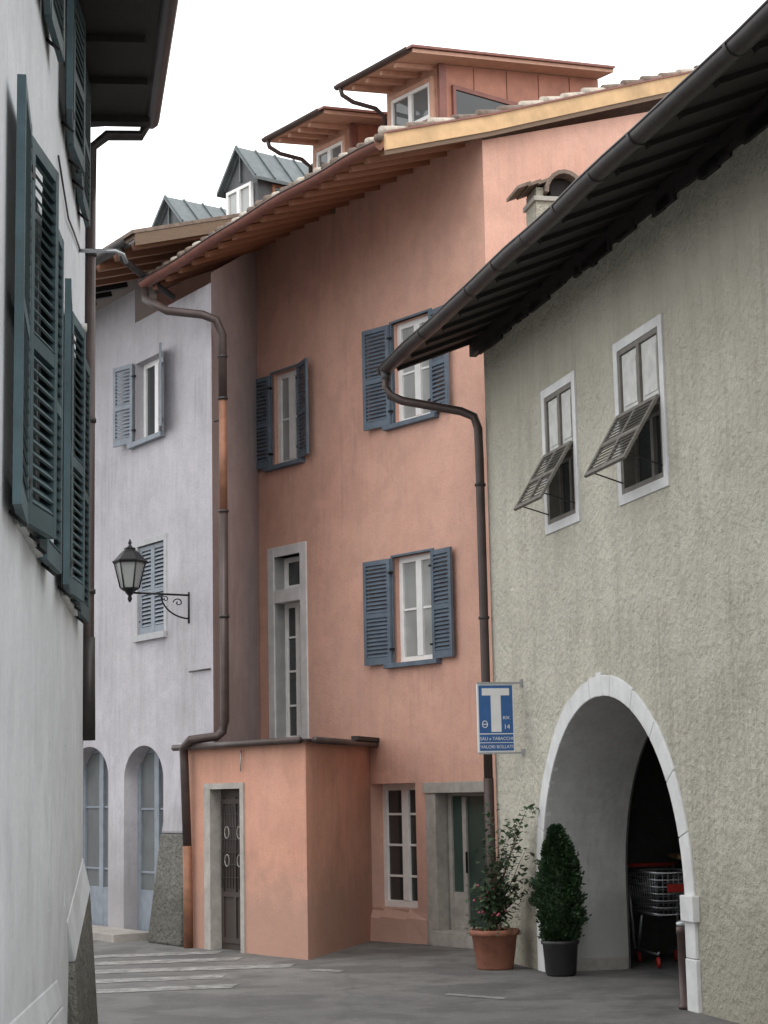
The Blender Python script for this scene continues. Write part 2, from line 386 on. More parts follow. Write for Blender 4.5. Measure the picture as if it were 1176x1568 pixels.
mb.prism([rr(-.53,-.99,.053),rr(15,-.99,.053),rr(15,6.6,.053),rr(-.53,6.6,.053)],[rr(-.53,-.99,.10),rr(15,-.99,.10),rr(15,6.6,.10),rr(-.53,6.6,.10)],'tile')
u=-.42
while u<15:
    mb.beam(rr(u,-.9,-.02),rr(u,.3,-.02),.09,.045,'wdark'); u+=.62
mb.fbox(FR,-.45,15,6.80,6.98,-.05,.03,'wdark')
for i in range(60):
    u=random.uniform(0,9); mb.box(FR.p(u,6.80-random.uniform(-.02,.02),.02),FR.U*random.uniform(.05,.3),FR.Nn*.015,V((0,0,random.uniform(.02,.06))),'wdark')
mb.build('roof',RH)
mb=MB()
gp=[FR.p(u,6.64+.008*math.sin(u*2.1),1.04+.006*math.sin(u*3.3)) for u in [(-.55+i*.6) for i in range(27)]]
mb.sweep(gp,.08,'gut',n=10,a0=math.pi,a1=2*math.pi,closed=False)
mb.sweep([q+V((0,0,-.004)) for q in gp],.084,'gut',n=10,a0=math.pi,a1=2*math.pi,closed=False)
mb.sweep([q+FR.Nn*.082 for q in gp],.012,'gut',n=6)
for i in range(18): mb.sweep([FR.p(-.5+i*.85,6.635,1.04),FR.p(-.46+i*.85,6.635,1.04)],.089,'gut',n=10,a0=math.pi,a1=2*math.pi,closed=False)
mb.lathe(FR.p(-.43,6.46,1.04),[(.045,0),(.055,.05),(.07,.12)],'gut',n=12)
pp=[(-.43,6.50,1.04),(-.43,6.40,1.04),(-.42,6.30,1.0),(-.36,6.23,.87),(-.2,6.14,.52),(-.08,6.07,.26),(-.02,6.0,.13),(.0,5.86,.09),(.0,5.5,.085),(.0,3,.085),(.0,1.9,.085)]
mb.sweep([FR.p(a,b,c) for a,b,c in pp],.05,'pipe',n=12)
mb.sweep([FR.p(0,1.95,.085),FR.p(0,.0,.085)],.056,'pipe',n=12)
for z in (5.2,3.7,2.3,1.0): mb.sweep([FR.p(0,z,.085),FR.p(0,z+.03,.085)],.062,'gut',n=12)
mb.build('gutter_and_downpipe',RH)
mb=MB(); CH=V((1.88,19.62,.02))
side=V((.97,.2,0)).normalized(); fw=V((-.2,.97,0)).normalized()
mb.box(CH+V((0,0,7.55)),side*.18,fw*.2,V((0,0,.67)),'R')
mb.box(CH+V((0,0,8.23)),side*.21,fw*.23,V((0,0,.025)),'gstone')
mb.box(CH+V((-.13,0,8.31)),side*.04,fw*.2,V((0,0,.06)),'R')
pts=[CH+side*(.14+.21*math.cos(math.pi*i/10))+V((0,0,8.30+.24*math.sin(math.pi*i/10))) for i in range(11)]
for i in range(10):
    a,b_=pts[i],pts[i+1]; mb.box((a+b_)/2,(b_-a)*.52,fw*.26,((b_-a).cross(fw)).normalized()*.022,'tile')
mb.box(CH+side*.14+V((0,0,8.38)),side*.12,fw*.1,V((0,0,.11)),'wdark')
for i in range(3):
    a=CH+side*(-.08-.12*i)+V((0,0,8.43-.03*i)); mb.box(a,side*.075+V((0,0,.03)),fw*.24,V((0,0,.018)),'tile')
mb.build('chimney',RH)

# ------------------------------------------------------------ pink house
PH=empty('pink_house')
mb=MB()
ops=[dict(a=3.69,b=4.36,c=6.34,d=7.66,depth=.18),dict(a=.82,b=1.63,c=6.46,d=7.79,depth=.18),
     dict(a=.89,b=1.70,c=3.42,d=4.76,depth=.18),dict(a=3.72,b=4.34,c=2.55,d=5.06,depth=.22,rk='wstone'),
     dict(a=1.34,b=2.26,c=.40,d=1.93,depth=.30,splay=0),dict(a=-.02,b=.95,c=0,d=1.80,depth=.25,rk='gstone')]
wall(mb,FP,-.25,7.5,0,9.75,ops,'P')
q=[FQ.p(0,0),FQ.p(9,0),FQ.p(9,12.8),FQ.p(0,9.70)]
mb.quad(*q,'P')
mb.quad(FQ.p(9,0),FQ.p(9,12.8),FQ.p(9,12.8,-8),FQ.p(9,0,-8),'P')
pl=[(1.14,.02),(1.5,.07),(2.0,.10),(2.6,.14)]
for (ua,oa),(ub,ob) in zip(pl,pl[1:]):
    mb.quad(FP.p(ua,0,oa),FP.p(ub,0,ob),FP.p(ub,.30,ob*.75),FP.p(ua,.28,oa*.75),'P'); mb.quad(FP.p(ua,.28,oa*.75),FP.p(ub,.30,ob*.75),FP.p(ub,.40,.002),FP.p(ua,.36,.002),'P')
mb.build('walls',PH)
mb=MB()
for a,b,c,d,g_ in ((3.69,4.36,6.34,7.66,'glight'),(.82,1.63,6.46,7.79,'glight'),(.89,1.70,3.42,4.76,'glight')):
    window(mb,FP,a,b,c,d,.10,2,2,.075,'white',g_)
    mb.fbox(FP,a-.12,b+.12,c-.06,c-.002,-.02,.09,'blue')
    mb.fbox(FP,a-.03,a,c,d+.03,-.05,.012,'blue'); mb.fbox(FP,b,b+.03,c,d+.03,-.05,.012,'blue'); mb.fbox(FP,a,b,d,d+.03,-.05,.011,'blue')
mb.build('casement_windows',PH,bevel=.004)
mb=MB()
for (uh,s,w,c,d,an) in ((4.37,1,.48,6.34,7.64,.06),(3.68,-1,.43,6.34,7.66,.32),(1.64,1,.48,6.46,7.78,.12),(.81,-1,.40,6.46,7.77,.12),(1.71,1,.50,3.42,4.75,.08),(.88,-1,.43,3.42,4.75,.10)):
    leaf(mb,FP,uh,s,w,c,d,an,'blue')
mb.build('shutters',PH)
mb=MB()
for a,b,c,d in ((3.57,3.72,2.5,5.2),(4.34,4.49,2.5,5.2),(3.72,4.34,5.06,5.2),(3.72,4.34,4.42,4.6)):
    mb.fbox(FP,a,b,c,d,-.2,.02,'wstone')
window(mb,FP,3.72,4.34,4.6,5.06,.16,1,1,.07,'white','gdark'); window(mb,FP,3.72,4.34,2.55,4.42,.16,2,4,.06,'white','gdark')
mb.build('stair_window',PH,bevel=.006)
mb=MB()
window(mb,FP,1.34,2.26,.40,1.93,.20,2,4,.085,'white','gdark')
mb.build('ground_floor_window',PH,bevel=.004)
mb=MB()
mb.fbox(FP,.93,1.12,0,1.80,-.15,.03,'gstone'); mb.fbox(FP,-.1,.0,0,1.80,-.15,.03,'gstone'); mb.fbox(FP,-.1,1.14,1.80,1.93,-.26,.05,'gstone')
mb.fbox(FP,-.1,.98,.0,.17,-.2,.10,'gstone')
window(mb,FP,-.02,.95,.15,1.83,.18,1,1,.07,'gstone','ggreen')
mb.fbox(FP,.60,.67,.2,1.75,-.21,-.17,'gstone'); mb.fbox(FP,.67,.88,.2,.62,-.215,-.19,'gstone')
mb.fbox(FP,.575,.59,.85,1.1,-.17,-.14,'iron')
mb.build('shop_door',PH,bevel=.006)

zs=[(0,9.35),(.1,9.29),(.283,9.14),(.475,8.99),(.678,8.78),(.923,8.54),(1,8.46)]
def zi(s):
    for (a,za),(b,zb) in zip(zs,zs[1:]):
        if s<=b: return za+(zb-za)*(s-a)/(b-a)
    return zs[-1][1]
F0=V((.087,20.42,0)); F1=V((-3.00,23.0,0))
def Fp(s,dz=0): p=F0.lerp(F1,s); return V((p.x,p.y,zi(s)+dz-.04))
W0=FP.p(-.36,9.87); W1=FP.p(5.4,9.65)
def Wp(s,dz=0): return W0.lerp(W1,s)+V((0,0,dz))
B0=FP.p(-.36,9.87+9*.385,-9); B1=FP.p(10,9.8+9*.38,-9)
mb=MB()
n=24
for i in range(n):
    a,b=i/n,(i+1)/n
    for dz,k in ((-.06,'wred'),(.06,'tile')):
        mb.quad(Fp(a,dz),Fp(b,dz),Wp(b,dz),Wp(a,dz),k)
    mb.quad(Fp(a,-.06),Fp(b,-.06),Fp(b,.06),Fp(a,.06),'wred')
mb.quad(Fp(1,-.06),Wp(1,-.06),Wp(1,.06),Fp(1,.06),'wdark')
mb.prism([W0+V((0,0,-.06)),FP.p(10,9.6,-0),B1,B0+V((0,0,-.06))],[W0+V((0,0,.062)),FP.p(10,9.72,0),B1+V((0,0,.12)),B0+V((0,0,.062))],'tile')
s=.02
while s<1:
    a=Fp(s,-.10); b=Wp(s,-.10); mb.beam(a+(b-a)*.02,b,.06,.07,'wred'); s+=.06
mb.build('roof',PH)
mb=MB()
nv=FQ.Nn
E=Fp(0,0)
def vb(a,b,z0,z1,o0,o1,k):
    mb.prism([a+nv*o0+V((0,0,z0)),b+nv*o0+V((0,0,z0)),b+nv*o1+V((0,0,z0)),a+nv*o1+V((0,0,z0))],[a+nv*o0+V((0,0,z1)),b+nv*o0+V((0,0,z1)),b+nv*o1+V((0,0,z1)),a+nv*o1+V((0,0,z1))],k)
vb(E,W0,-.10,.10,0,.04,'yel'); vb(W0,B0,-.10,.10,0,.04,'yel')
vb(E,W0,-.16,-.1001,-.01,.025,'wbrn'); vb(W0,B0,-.16,-.1001,-.01,.025,'wbrn')
vb(E,W0,.102,.125,-.1,.06,'copdk'); vb(W0,B0,.102,.125,-.1,.06,'copdk')
mb.build('verge_boards',PH)
mb=MB()
s=.012
while s<1:
    p=Fp(s,.08); d=(Wp(s)-Fp(s)).normalized(); r=random.uniform(.042,.055)
    mb.sweep([p-d*.07+V((0,0,random.uniform(-.01,.01))),p+d*.3],r,random.choice(['tile','tile','tileL']),n=8); s+=.0345
t=0; L1=(W0-E).length; d1=(W0-E).normalized(); d2=(B0-W0).normalized()
while t<10:
    p=(E+d1*t) if t<L1 else (W0+d2*(t-L1)); d=d1 if t<L1 else d2
    p=p+V((0,0,.115))+nv*(-.04+random.uniform(-.015,.015))
    mb.sweep([p+V((0,0,.03+random.uniform(-.008,.012))),p+d*.44+V((0,0,-.005))],[.062,.048],random.choice(['tileL','tile','tile']),n=9); t+=.39
mb.build('roof_tiles',PH)
mb=MB()
gp=[Fp(i/16*1.0,0)+(Fp(0)-Wp(0)).normalized()*.09+V((0,0,.01*math.sin(i*1.3))) for i in range(17)]
mb.sweep(gp,.08,'copdk',n=10,a0=math.pi,a1=2*math.pi,closed=False)
mb.sweep([q+V((-.05,-.06,0)) for q in gp],.013,'pipe',n=6)
g0=gp[-1]
X0=-2.005; Y0=22.58
pp=[g0+V((.03,0,-.06)),g0+V((.04,-.02,-.22)),V((-2.86,22.75,8.05)),V((-2.72,22.7,7.96)),V((-2.25,22.55,7.86)),V((-2.08,22.53,7.78)),V((X0,Y0,7.6)),V((X0,Y0,6.75))]
mb.sweep(pp,.055,'pipe',n=12)
mb.sweep([V((X0,Y0,6.76)),V((X0,Y0,5.3))],.05,'cop',n=12)
mb.sweep([V((X0,Y0,5.31)),V((X0,Y0,2.72)),V((X0-.03,Y0,2.6)),V((X0-.1,Y0,2.54)),V((X0-.42,Y0-.08,2.50)),FA.p(2.5,2.42,.13),FA.p(2.5,2.25,.12),FA.p(2.5,1.2,.08)],.055,'pipe',n=12)
mb.sweep([FA.p(2.5,1.22,.08),FA.p(2.48,.0,.08)],.058,'cop',n=12)
for z in (7.3,6.76,5.32,4.0): mb.sweep([V((X0,Y0,z)),V((X0,Y0,z+.03))],.066,'gut',n=12)
mb.sweep([V((X0,Y0,6.5)),V((X0-.12,Y0+.1,6.5))],.01,'iron',n=6)
mb.build('gutter_and_downpipe',PH)

mb=MB()
ZA=2.40
wall(mb,FA,0,2.62,0,ZA,[dict(a=1.36,b=2.16,c=0,d=1.90,depth=.22,rk='gstone')],'A')
wall(mb,FB,0,2.72,0,ZA,[],'A')
mb.quad(FA.p(2.62,0),FA.p(2.62,ZA),FA.p(2.62,ZA,-1.2),FA.p(2.62,0,-1.2),'A')
mb.build('annex_walls',PH,bevel=0)
mb=MB()
top=[FA.p(-.06,0,.1)+FB.Nn*.06,FA.p(2.75,0,.1),FA.p(2.75,0,-1.3),FP.p(6,0,-.1),FP.p(1.6,0,-.1),FB.p(2.74,0,.1)]
mb.prism([V((q.x,q.y,ZA)) for q in top],[V((q.x,q.y,ZA+.035)) for q in top],'pipe')
for fr_,l0,l1 in ((FA,-.05,2.77),(FB,-.0,2.74)):
    mb.sweep([fr_.p(l0,ZA+.02,.11),fr_.p(l1,ZA+.02,.11)],.04,'pipe',n=10)
mb.beam(FB.p(1.6,ZA+.08,.12),FB.p(2.74,ZA+.08,.12),.08,.05,'wdark')
mb.build('annex_ledge',PH)
mb=MB()
mb.fbox(FA,1.30,1.38,0,1.9,-.2,.022,'gstone'); mb.fbox(FA,2.06,2.2,0,1.9,-.2,.022,'gstone'); mb.fbox(FA,1.30,2.2,1.9,1.97,-.2,.024,'gstone')
mb.fbox(FA,1.38,2.06,.0,1.9,-.19,-.14,'doorw')
for z in (.08,.62,1.72): mb.fbox(FA,1.42,2.02,z,z+.06,-.14,-.12,'doorw')
for u in (1.42,1.70,1.98): mb.fbox(FA,u,u+.05,.1,1.8,-.14,-.119,'doorw')
for i in range(9):
    u=1.46+i*.066; mb.sweep([FA.p(u,.72,-.1),FA.p(u,1.7,-.1)],.006,'gut',n=6)
for z in (.85,1.0,1.15,1.3,1.45,1.6): mb.sweep([FA.p(1.44,z,-.1),FA.p(2.0,z,-.1)],.006,'gut',n=6)
for zc_ in (1.05,1.38):
    for uc in (1.58,1.86):
        mb.sweep([FA.p(uc+.05*math.cos(a),zc_+.07*math.sin(a),-.095) for a in [i*math.pi/8 for i in range(17)]],.005,'gstone',n=5)
mb.sweep([FA.p(1.34,2.1,.03),FA.p(1.32,2.35,.03)],.008,'chrome',n=5)
mb.build('annex_door',PH)

def shed(u0,u1,tf,zf,zb,tb,name):
    mb=MB(); fr=FP; uw0,uw1=u0+.32,u1-.15; tw=tf+.7
    def z(t): return zf+(zb-zf)*(t-tf)/(tb-tf)
    def q(u,t,zz): return fr.p(u,zz,-t)
    mb.prism([q(u0,tf,z(tf)),q(u1,tf,z(tf)),q(u1,tb,z(tb)),q(u0,tb,z(tb))],[q(u0,tf,z(tf)+.05),q(u1,tf,z(tf)+.05),q(u1,tb,z(tb)+.05),q(u0,tb,z(tb)+.05)],'dorm')
    mb.prism([q(u0-.04,tf-.04,z(tf)+.052),q(u1+.04,tf-.04,z(tf)+.052),q(u1+.04,tb,z(tb)+.052),q(u0-.04,tb,z(tb)+.052)],[q(u0-.04,tf-.04,z(tf)+.085),q(u1+.04,tf-.04,z(tf)+.085),q(u1+.04,tb,z(tb)+.085),q(u0-.04,tb,z(tb)+.085)],'copdk')
    for i in range(4):
        u=uw0+.1+(uw1-uw0-.2)*i/3; mb.beam(q(u,tf+.04,z(tf)-.03),q(u,tw,z(tw)-.03),.06,.06,'dorm')
    zb_=10.0
    mb.prism([q(uw0,tw,zb_),q(uw1,tw,zb_),q(uw1,tb,zb_),q(uw0,tb,zb_)],[q(uw0,tw,z(tw)-.002),q(uw1,tw,z(tw)-.002),q(uw1,tb,z(tb)-.002),q(uw0,tb,z(tb)-.002)],'dorm')
    f2=Fr(q(0,tw,0)[:2],fr.U[:2],fr.Nn[:2])
    window(mb,f2,uw0+.12,uw1-.15,z(tw)-.72,z(tw)-.22,-.055,2,1,.05,'white','glass')
    for a,b,c,d in ((uw0+.06,uw0+.12,z(tw)-.8,z(tw)-.16),(uw1-.15,uw1-.09,z(tw)-.8,z(tw)-.16),(uw0+.12,uw1-.15,z(tw)-.22,z(tw)-.16)):
        mb.fbox(f2,a,b,c,d,.0,.07,'dorm')
    f3=Fr(q(uw0,0,0)[:2],(-fr.Nn)[:2],(-fr.U)[:2])
    k=5; step=(tb-tw)/k
    for i in range(k):
        a=tw+i*step+.015; b=tw+(i+1)*step-.015
        mb.prism([f3.p(a,zb_,.003),f3.p(b,zb_,.003),f3.p(b,zb_,.02),f3.p(a,zb_,.02)],[f3.p(a,z(a)-.02,.003),f3.p(b,z(b)-.02,.003),f3.p(b,z(b)-.02,.02),f3.p(a,z(a)-.02,.02)],'copd')
    mb.fbox(f3,tw-.03,tw+.09,zb_,z(tw)-.02,.0,.05,'copdk')
    zz=z(tw)-.2
    mb.fbox(f3,tw+.25,tw+.25+1.15,zz-.62,zz-.12,.02,.04,'gdark')
    for a,b,c,d in ((tw+.2,tw+1.45,zz-.12,zz-.06),(tw+.2,tw+.25,zz-.62,zz-.12),(tw+1.4,tw+1.45,zz-.62,zz-.12)): mb.fbox(f3,a,b,c,d,.02,.06,'copdk')
    mb.sweep([q(u0,tf-.06,z(tf)+.05),q(u1,tf-.06,z(tf)+.03)],.05,'pipe',n=10,a0=math.pi,a1=2*math.pi,closed=False)
    mb.sweep([q(u1-.08,tf-.06,z(tf)+.02),q(u1-.08,tf-.02,z(tf)-.1),q(u1-.1,tf+.15,z(tf)-.17),q(u1-.15,tf+.5,z(tf)-.2),q(u1-.14,tf+.66,z(tf)-.28),q(u1-.14,tf+.68,10.2)],.032,'pipe',n=8)
    mb.build(name,PH)
shed(1.18,2.78,.1,11.36,11.95,3.8,'copper_dormer')
shed(3.15,4.55,.1,11.15,11.62,3.4,'copper_dormer_small')
def gable(u0,u1,tf,tb,ze,zr,name):
    mb=MB(); fr=FP; um=(u0+u1)/2
    def q(u,t,zz): return fr.p(u,zz,-t)
    mb.prism([q(u0,tf,9.8),q(u1,tf,9.8),q(u1,tb,9.8),q(u0,tb,9.8)],[q(u0,tf,ze),q(u1,tf,ze),q(u1,tb,ze),q(u0,tb,ze)],'slate')
    mb.prism([q(u0,tf,ze),q(u1,tf,ze),q(um,tf,zr)],[q(u0,tb,ze),q(u1,tb,ze),q(um,tb,zr)],'slate')
    for s_,ue in ((1,u0-.1),(-1,u1+.1)):
        ed=ze-.08
        mb.prism([q(ue,tf-.12,ed),q(um,tf-.12,zr+.02),q(um,tb,zr+.02),q(ue,tb,ed)],[q(ue,tf-.12,ed+.05),q(um,tf-.12,zr+.07),q(um,tb,zr+.07),q(ue,tb,ed+.05)],'zinc')
        for i in range(6):
            t=tf-.1+(tb-tf)*i/5; mb.beam(q(ue,t,ed+.065),q(um,t,zr+.085),.02,.025,'zinc')
    f2=Fr(q(0,tf,0)[:2],fr.U[:2],fr.Nn[:2])
    window(mb,f2,u0+.1,u1-.08,ze-.62,ze-.06,-.06,2,1,.05,'white','glight')
    mb.beam(f2.p(um,ze+.02,.02),f2.p(um,zr-.05,.02),.04,.03,'zinc',up=fr.U); mb.beam(f2.p(u0,ze,.02),f2.p(um,zr,.02),.04,.05,'zinc'); mb.beam(f2.p(u1,ze,.02),f2.p(um,zr,.02),.04,.05,'zinc')
    f3=Fr(q(u0,0,0)[:2],(-fr.Nn)[:2],(-fr.U)[:2])
    mb.fbox(f3,tf+.3,tf+.95,ze-.6,ze-.12,.0,.02,'ggreen')
    for a,b,c,d in ((tf+.25,tf+1.0,ze-.12,ze-.08),(tf+.25,tf+.3,ze-.65,ze-.12),(tf+.95,tf+1.0,ze-.65,ze-.12)): mb.fbox(f3,a,b,c,d,.0,.04,'cop')
    mb.build(name,PH)
gable(5.85,6.72,.8,2.6,11.15,11.66,'zinc_gable_dormer')
gable(7.95,8.85,.8,2.6,10.98,11.45,'zinc_gable_dormer_far')

# ------------------------------------------------------------ lilac house
DH=empty('lilac_house')
mb=MB()
ops=[dict(a=1.43,b=2.28,c=6.62,d=7.73,depth=.18),dict(a=1.38,b=2.2,c=3.97,d=5.17,depth=.14),
     dict(a=1.42,b=2.64,c=0,d=2.55,spring=2.05,crown=2.5,depth=.28),dict(a=3.15,b=4.5,c=0,d=2.57,spring=2.1,crown=2.54,depth=.28)]
wall(mb,FD,0,9,0,8.32,ops,'D')
mb.quad(FD.p(2.3,8.32),FD.p(9,8.32),FD.p(9,8.8),FD.p(2.3,8.8),'D')
cc=FD.p(0,0); pe=FP.p(4.72,0,.0)
mb.quad(cc,pe,pe+V((0,0,9.6)),cc+V((0,0,8.45)),'Dside')
mb.build('walls',DH)
mb=MB()
def bz(u0,u1,z0,z1,o0,o1,k,v1=None):
    v0,v1=(v1 or (u0,u1))
    mb.prism([FD.p(u0,z0,-.05),FD.p(u1,z0,-.05),FD.p(u1,z0,o0),FD.p(u0,z0,o0)],[FD.p(v0,z1,-.05),FD.p(v1,z1,-.05),FD.p(v1,z1,o1),FD.p(v0,z1,o1)],k)
bz(.45,1.42,0,1.36,.24,.12,'stone',(.5,1.28)); bz(.5,1.27,1.361,2.5,.115,.012,'D',(.5,1.0))
mb.build('buttress',DH,bevel=.03)
mb=MB()
window(mb,FD,1.43,2.28,6.62,7.73,.12,2,1,.07,'white','gdark'); mb.fbox(FD,1.33,2.4,6.55,6.618,-.02,.08,'dshut')
mb.fbox(FD,1.30,1.38,3.9,5.25,-.02,.015,'lgrey'); mb.fbox(FD,2.2,2.27,3.9,5.25,-.02,.015,'lgrey'); mb.fbox(FD,1.38,2.2,5.17,5.25,-.02,.015,'lgrey'); mb.fbox(FD,1.30,2.27,3.88,3.965,-.02,.06,'lgrey')
leaf(mb,FD,2.19,-1,.40,3.98,5.16,0,'dshut',out=-.04); leaf(mb,FD,1.39,1,.40,3.98,5.16,0,'dshut',out=-.04)
leaf(mb,FD,2.29,1,.42,6.62,7.74,.25,'dshut'); leaf(mb,FD,1.42,-1,.42,6.62,7.74,.45,'dshut')
mb.quad(FD.p(1.3,3.9,-.12),FD.p(2.3,3.9,-.12),FD.p(2.3,5.2,-.12),FD.p(1.3,5.2,-.12),'dark')
window(mb,FD,1.42,2.64,0,2.5,.2,2,3,.09,'dshut','glass'); window(mb,FD,3.15,4.5,0,2.55,.2,2,3,.09,'dshut','glass')
mb.fbox(FD,1.5,2.56,.05,.6,-.24,-.196,'dshut'); mb.fbox(FD,3.24,4.42,.05,.6,-.24,-.196,'dshut')
mb.build('windows_and_doors',DH,bevel=.003)
mb=MB()
mb.sweep([FD.p(.05,3.38,.02),FD.p(.6,3.38,.03)],.012,'gut',n=6)
mb.build('cables',DH)
mb=MB()
def dr(u,t,dz=0): return FD.p(u,8.80+(t+1.0)*.3+dz,-t)
mb.prism([dr(.17,-1),dr(10,-1),dr(10,4),dr(.17,4)],[dr(.17,-1,.06),dr(10,-1,.06),dr(10,4,.06),dr(.17,4,.06)],'wbrn')
mb.prism([dr(.12,-1.05,.062),dr(10,-1.05,.062),dr(10,4,.062),dr(.12,4,.062)],[dr(.12,-1.05,.11),dr(10,-1.05,.11),dr(10,4,.11),dr(.12,4,.11)],'tile')
mb.prism([dr(.13,-1,-.1),dr(.169,-1,-.1),dr(.169,3,-.1),dr(.13,3,-.1)],[dr(.13,-1,.06),dr(.169,-1,.06),dr(.169,3,.06),dr(.13,3,.06)],'wbrn')
u=.3
while u<10: mb.beam(dr(u,-.95,-.06),dr(u,.2,-.06),.1,.12,'wred' if u<3 else 'wdark'); u+=.55
mb.sweep([dr(.1,-1.1,.0),dr(10,-1.1,.0)],.08,'gut',n=10,a0=math.pi,a1=2*math.pi,closed=False)
mb.sweep([dr(.35,-1.1,-.05),dr(.35,-1.08,-.2),dr(.6,-.7,-.4),dr(.8,-.15,-.75)],.045,'gut',n=10)
mb.build('roof',DH)

LN=empty('wall_lantern')
mb=MB(); c=FD.p(.65,0,.83)
mb.sweep([FD.p(.65,4.36,.0),FD.p(.65,4.36,.83)],.013,'iron',n=8)
mb.sweep([FD.p(.65,4.0,.01),FD.p(.65,4.40,.01)],.012,'iron',n=8)
mb.sweep([FD.p(.65,4.36-.3*math.sin(i/12*math.pi/2),.40*math.cos(i/12*math.pi/2)) for i in range(13)],.011,'iron',n=8)
mb.sweep([FD.p(.65,4.26+.055*math.sin(a)*(1-a/9),.16+.07*math.cos(a)*(1-a/9)) for a in [i*.35 for i in range(22)]],.008,'iron',n=6)
mb.sweep([FD.p(.65,4.30+.04*math.sin(a)*(1-a/9),.34+.05*math.cos(a)*(1-a/9)) for a in [i*.35 for i in range(22)]],.007,'iron',n=6)
mb.lathe(c,[(.012,4.24),(.03,4.28),(.02,4.32),(.05,4.35),(.06,4.37),(.11,4.40),(.125,4.42)],'iron',n=6)
mb.build('bracket',LN)
mb=MB()
mb.lathe(c,[(.105,4.42),(.185,4.74)],'lglass',n=6,smooth=False)
for j in range(6):
    a=2*math.pi*j/6; mb.sweep([c+V((.118*math.cos(a),.118*math.sin(a),4.42)),c+V((.198*math.cos(a),.198*math.sin(a),4.74))],.010,'iron',n=6)
mb.lathe(c,[(.21,4.73),(.225,4.755),(.20,4.77),(.12,4.86),(.07,4.90),(.075,4.92),(.03,4.94),(.015,4.97),(.025,4.99),(.004,5.04)],'iron',n=6,smooth=False)
mb.build('lantern_body',LN)

# ------------------------------------------------------------ near left house
LH=empty('white_house')
U0=.45
mb=MB()
ops=[dict(a=1.75,b=2.75,c=2.98,d=4.6,depth=.2),dict(a=4.55,b=5.55,c=2.98,d=4.62,depth=.2),dict(a=1.75,b=2.75,c=5.75,d=6.55,depth=.2),dict(a=4.55,b=5.55,c=5.75,d=6.55,depth=.2),
     dict(a=3.5,b=3.58,c=1.25,d=2.1,depth=.10),dict(a=2.28,b=2.36,c=1.2,d=2.12,depth=.10)]
wall(mb,FL,U0,11.5,0,6.64,ops,'L')
mb.quad(FL.p(U0,0),FL.p(U0,6.64),FL.p(U0,6.64,-6),FL.p(U0,0,-6),'L')
mb.quad(FL.p(11.5,0),FL.p(11.5,6.64),FL.p(11.5,6.64,-6),FL.p(11.5,0,-6),'L')
for a,b,c,d in ((3.5,3.58,1.25,2.1),(2.28,2.36,1.2,2.12)): mb.quad(FL.p(a,c,-.1),FL.p(b,c,-.1),FL.p(b,d,-.1),FL.p(a,d,-.1),'gstone')
mb.build('walls',LH)
mb=MB()
mb.prism([FL.p(U0,0,-.02),FL.p(2.1,0,-.02),FL.p(2.1,0,.10),FL.p(U0,0,.13)],[FL.p(U0,1.2,-.02),FL.p(1.9,.85,-.02),FL.p(1.9,.85,.035),FL.p(U0,1.2,.05)],'stone')
mb.prism([FL.p(U0,1.202,-.02),FL.p(1.9,.852,-.02),FL.p(1.9,.852,.04),FL.p(U0,1.202,.055)],[FL.p(U0,1.42,-.02),FL.p(2.1,1.1,-.02),FL.p(2.1,1.1,.004),FL.p(U0,1.42,.004)],'L')
mb.prism([FL.p(2.6,0,-.02),FL.p(11,0,-.02),FL.p(11,0,.12),FL.p(2.6,0,.10)],[FL.p(2.8,.70,-.02),FL.p(11,.95,-.02),FL.p(11,.95,.03),FL.p(2.8,.70,.03)],'L')
mb.prism([FL.p(2.8,.702,-.02),FL.p(11,.952,-.02),FL.p(11,.952,.03),FL.p(2.8,.702,.03)],[FL.p(2.9,.85,-.02),FL.p(11,1.12,-.02),FL.p(11,1.12,.003),FL.p(2.9,.85,.003)],'L')
mb.build('plinth',LH,bevel=.015)
mb=MB()
for a,b,c,d in ((1.75,2.75,2.98,4.6),(4.55,5.55,2.98,4.62),(1.75,2.75,5.75,6.6),(4.55,5.55,5.75,6.6)):
    window(mb,FL,a,b,c,d,.12,2,3,.07,'brown','gdark'); mb.fbox(FL,a-.05,b+.05,c-.05,c-.002,-.02,.03,'wstone')
# louvred leaves: opened back flat beside each window, inner pair pulled to over the opening
for (uh,s,w,c,d,an,k) in (
        (1.73,-1,.55,2.94,4.62,.04,'lshut2'),(1.77,1,.49,2.96,4.60,.05,'lshut2'),(2.74,-1,.49,2.96,4.60,.10,'lshut'),(2.77,1,.58,2.94,4.62,.05,'lshut'),
        (4.53,-1,.58,2.92,4.64,.05,'lshut'),(4.57,1,.49,2.94,4.62,.08,'lshut2'),(5.54,-1,.49,2.94,4.62,.16,'lshut2'),(5.57,1,.60,2.92,4.64,.04,'lshut'),
        (1.73,-1,.55,5.6,6.58,.03,'lshut2'),(1.77,1,.49,5.6,6.58,.04,'lshut2'),(2.74,-1,.49,5.6,6.58,.08,'lshut2'),(2.77,1,.56,5.6,6.58,.05,'lshut'),
        (4.53,-1,.55,5.6,6.58,.05,'lshut2'),(4.57,1,.49,5.6,6.58,.05,'lshut')):
    leaf(mb,FL,uh,s,w,c,d,an,k)
    mb.beam(FL.p(uh+s*.3,c+.02,0),FL.p(uh+s*.3,c-.04,.07),.015,.015,'iron')
mb.build('windows_and_shutters',LH)
mb=MB()
op=[V((-1.66,12.6,0)),V((-1.22,10.2,0)),V((-.58,6.5,0)),V((-.05,1.6,0))]
poly=[FL.p(U0-.1,0,.0)]+op+[FL.p(11.5,0,.0)]
mb.prism([V((q.x,q.y,6.61)) for q in poly],[V((q.x,q.y,6.74)) for q in poly],'wdark')
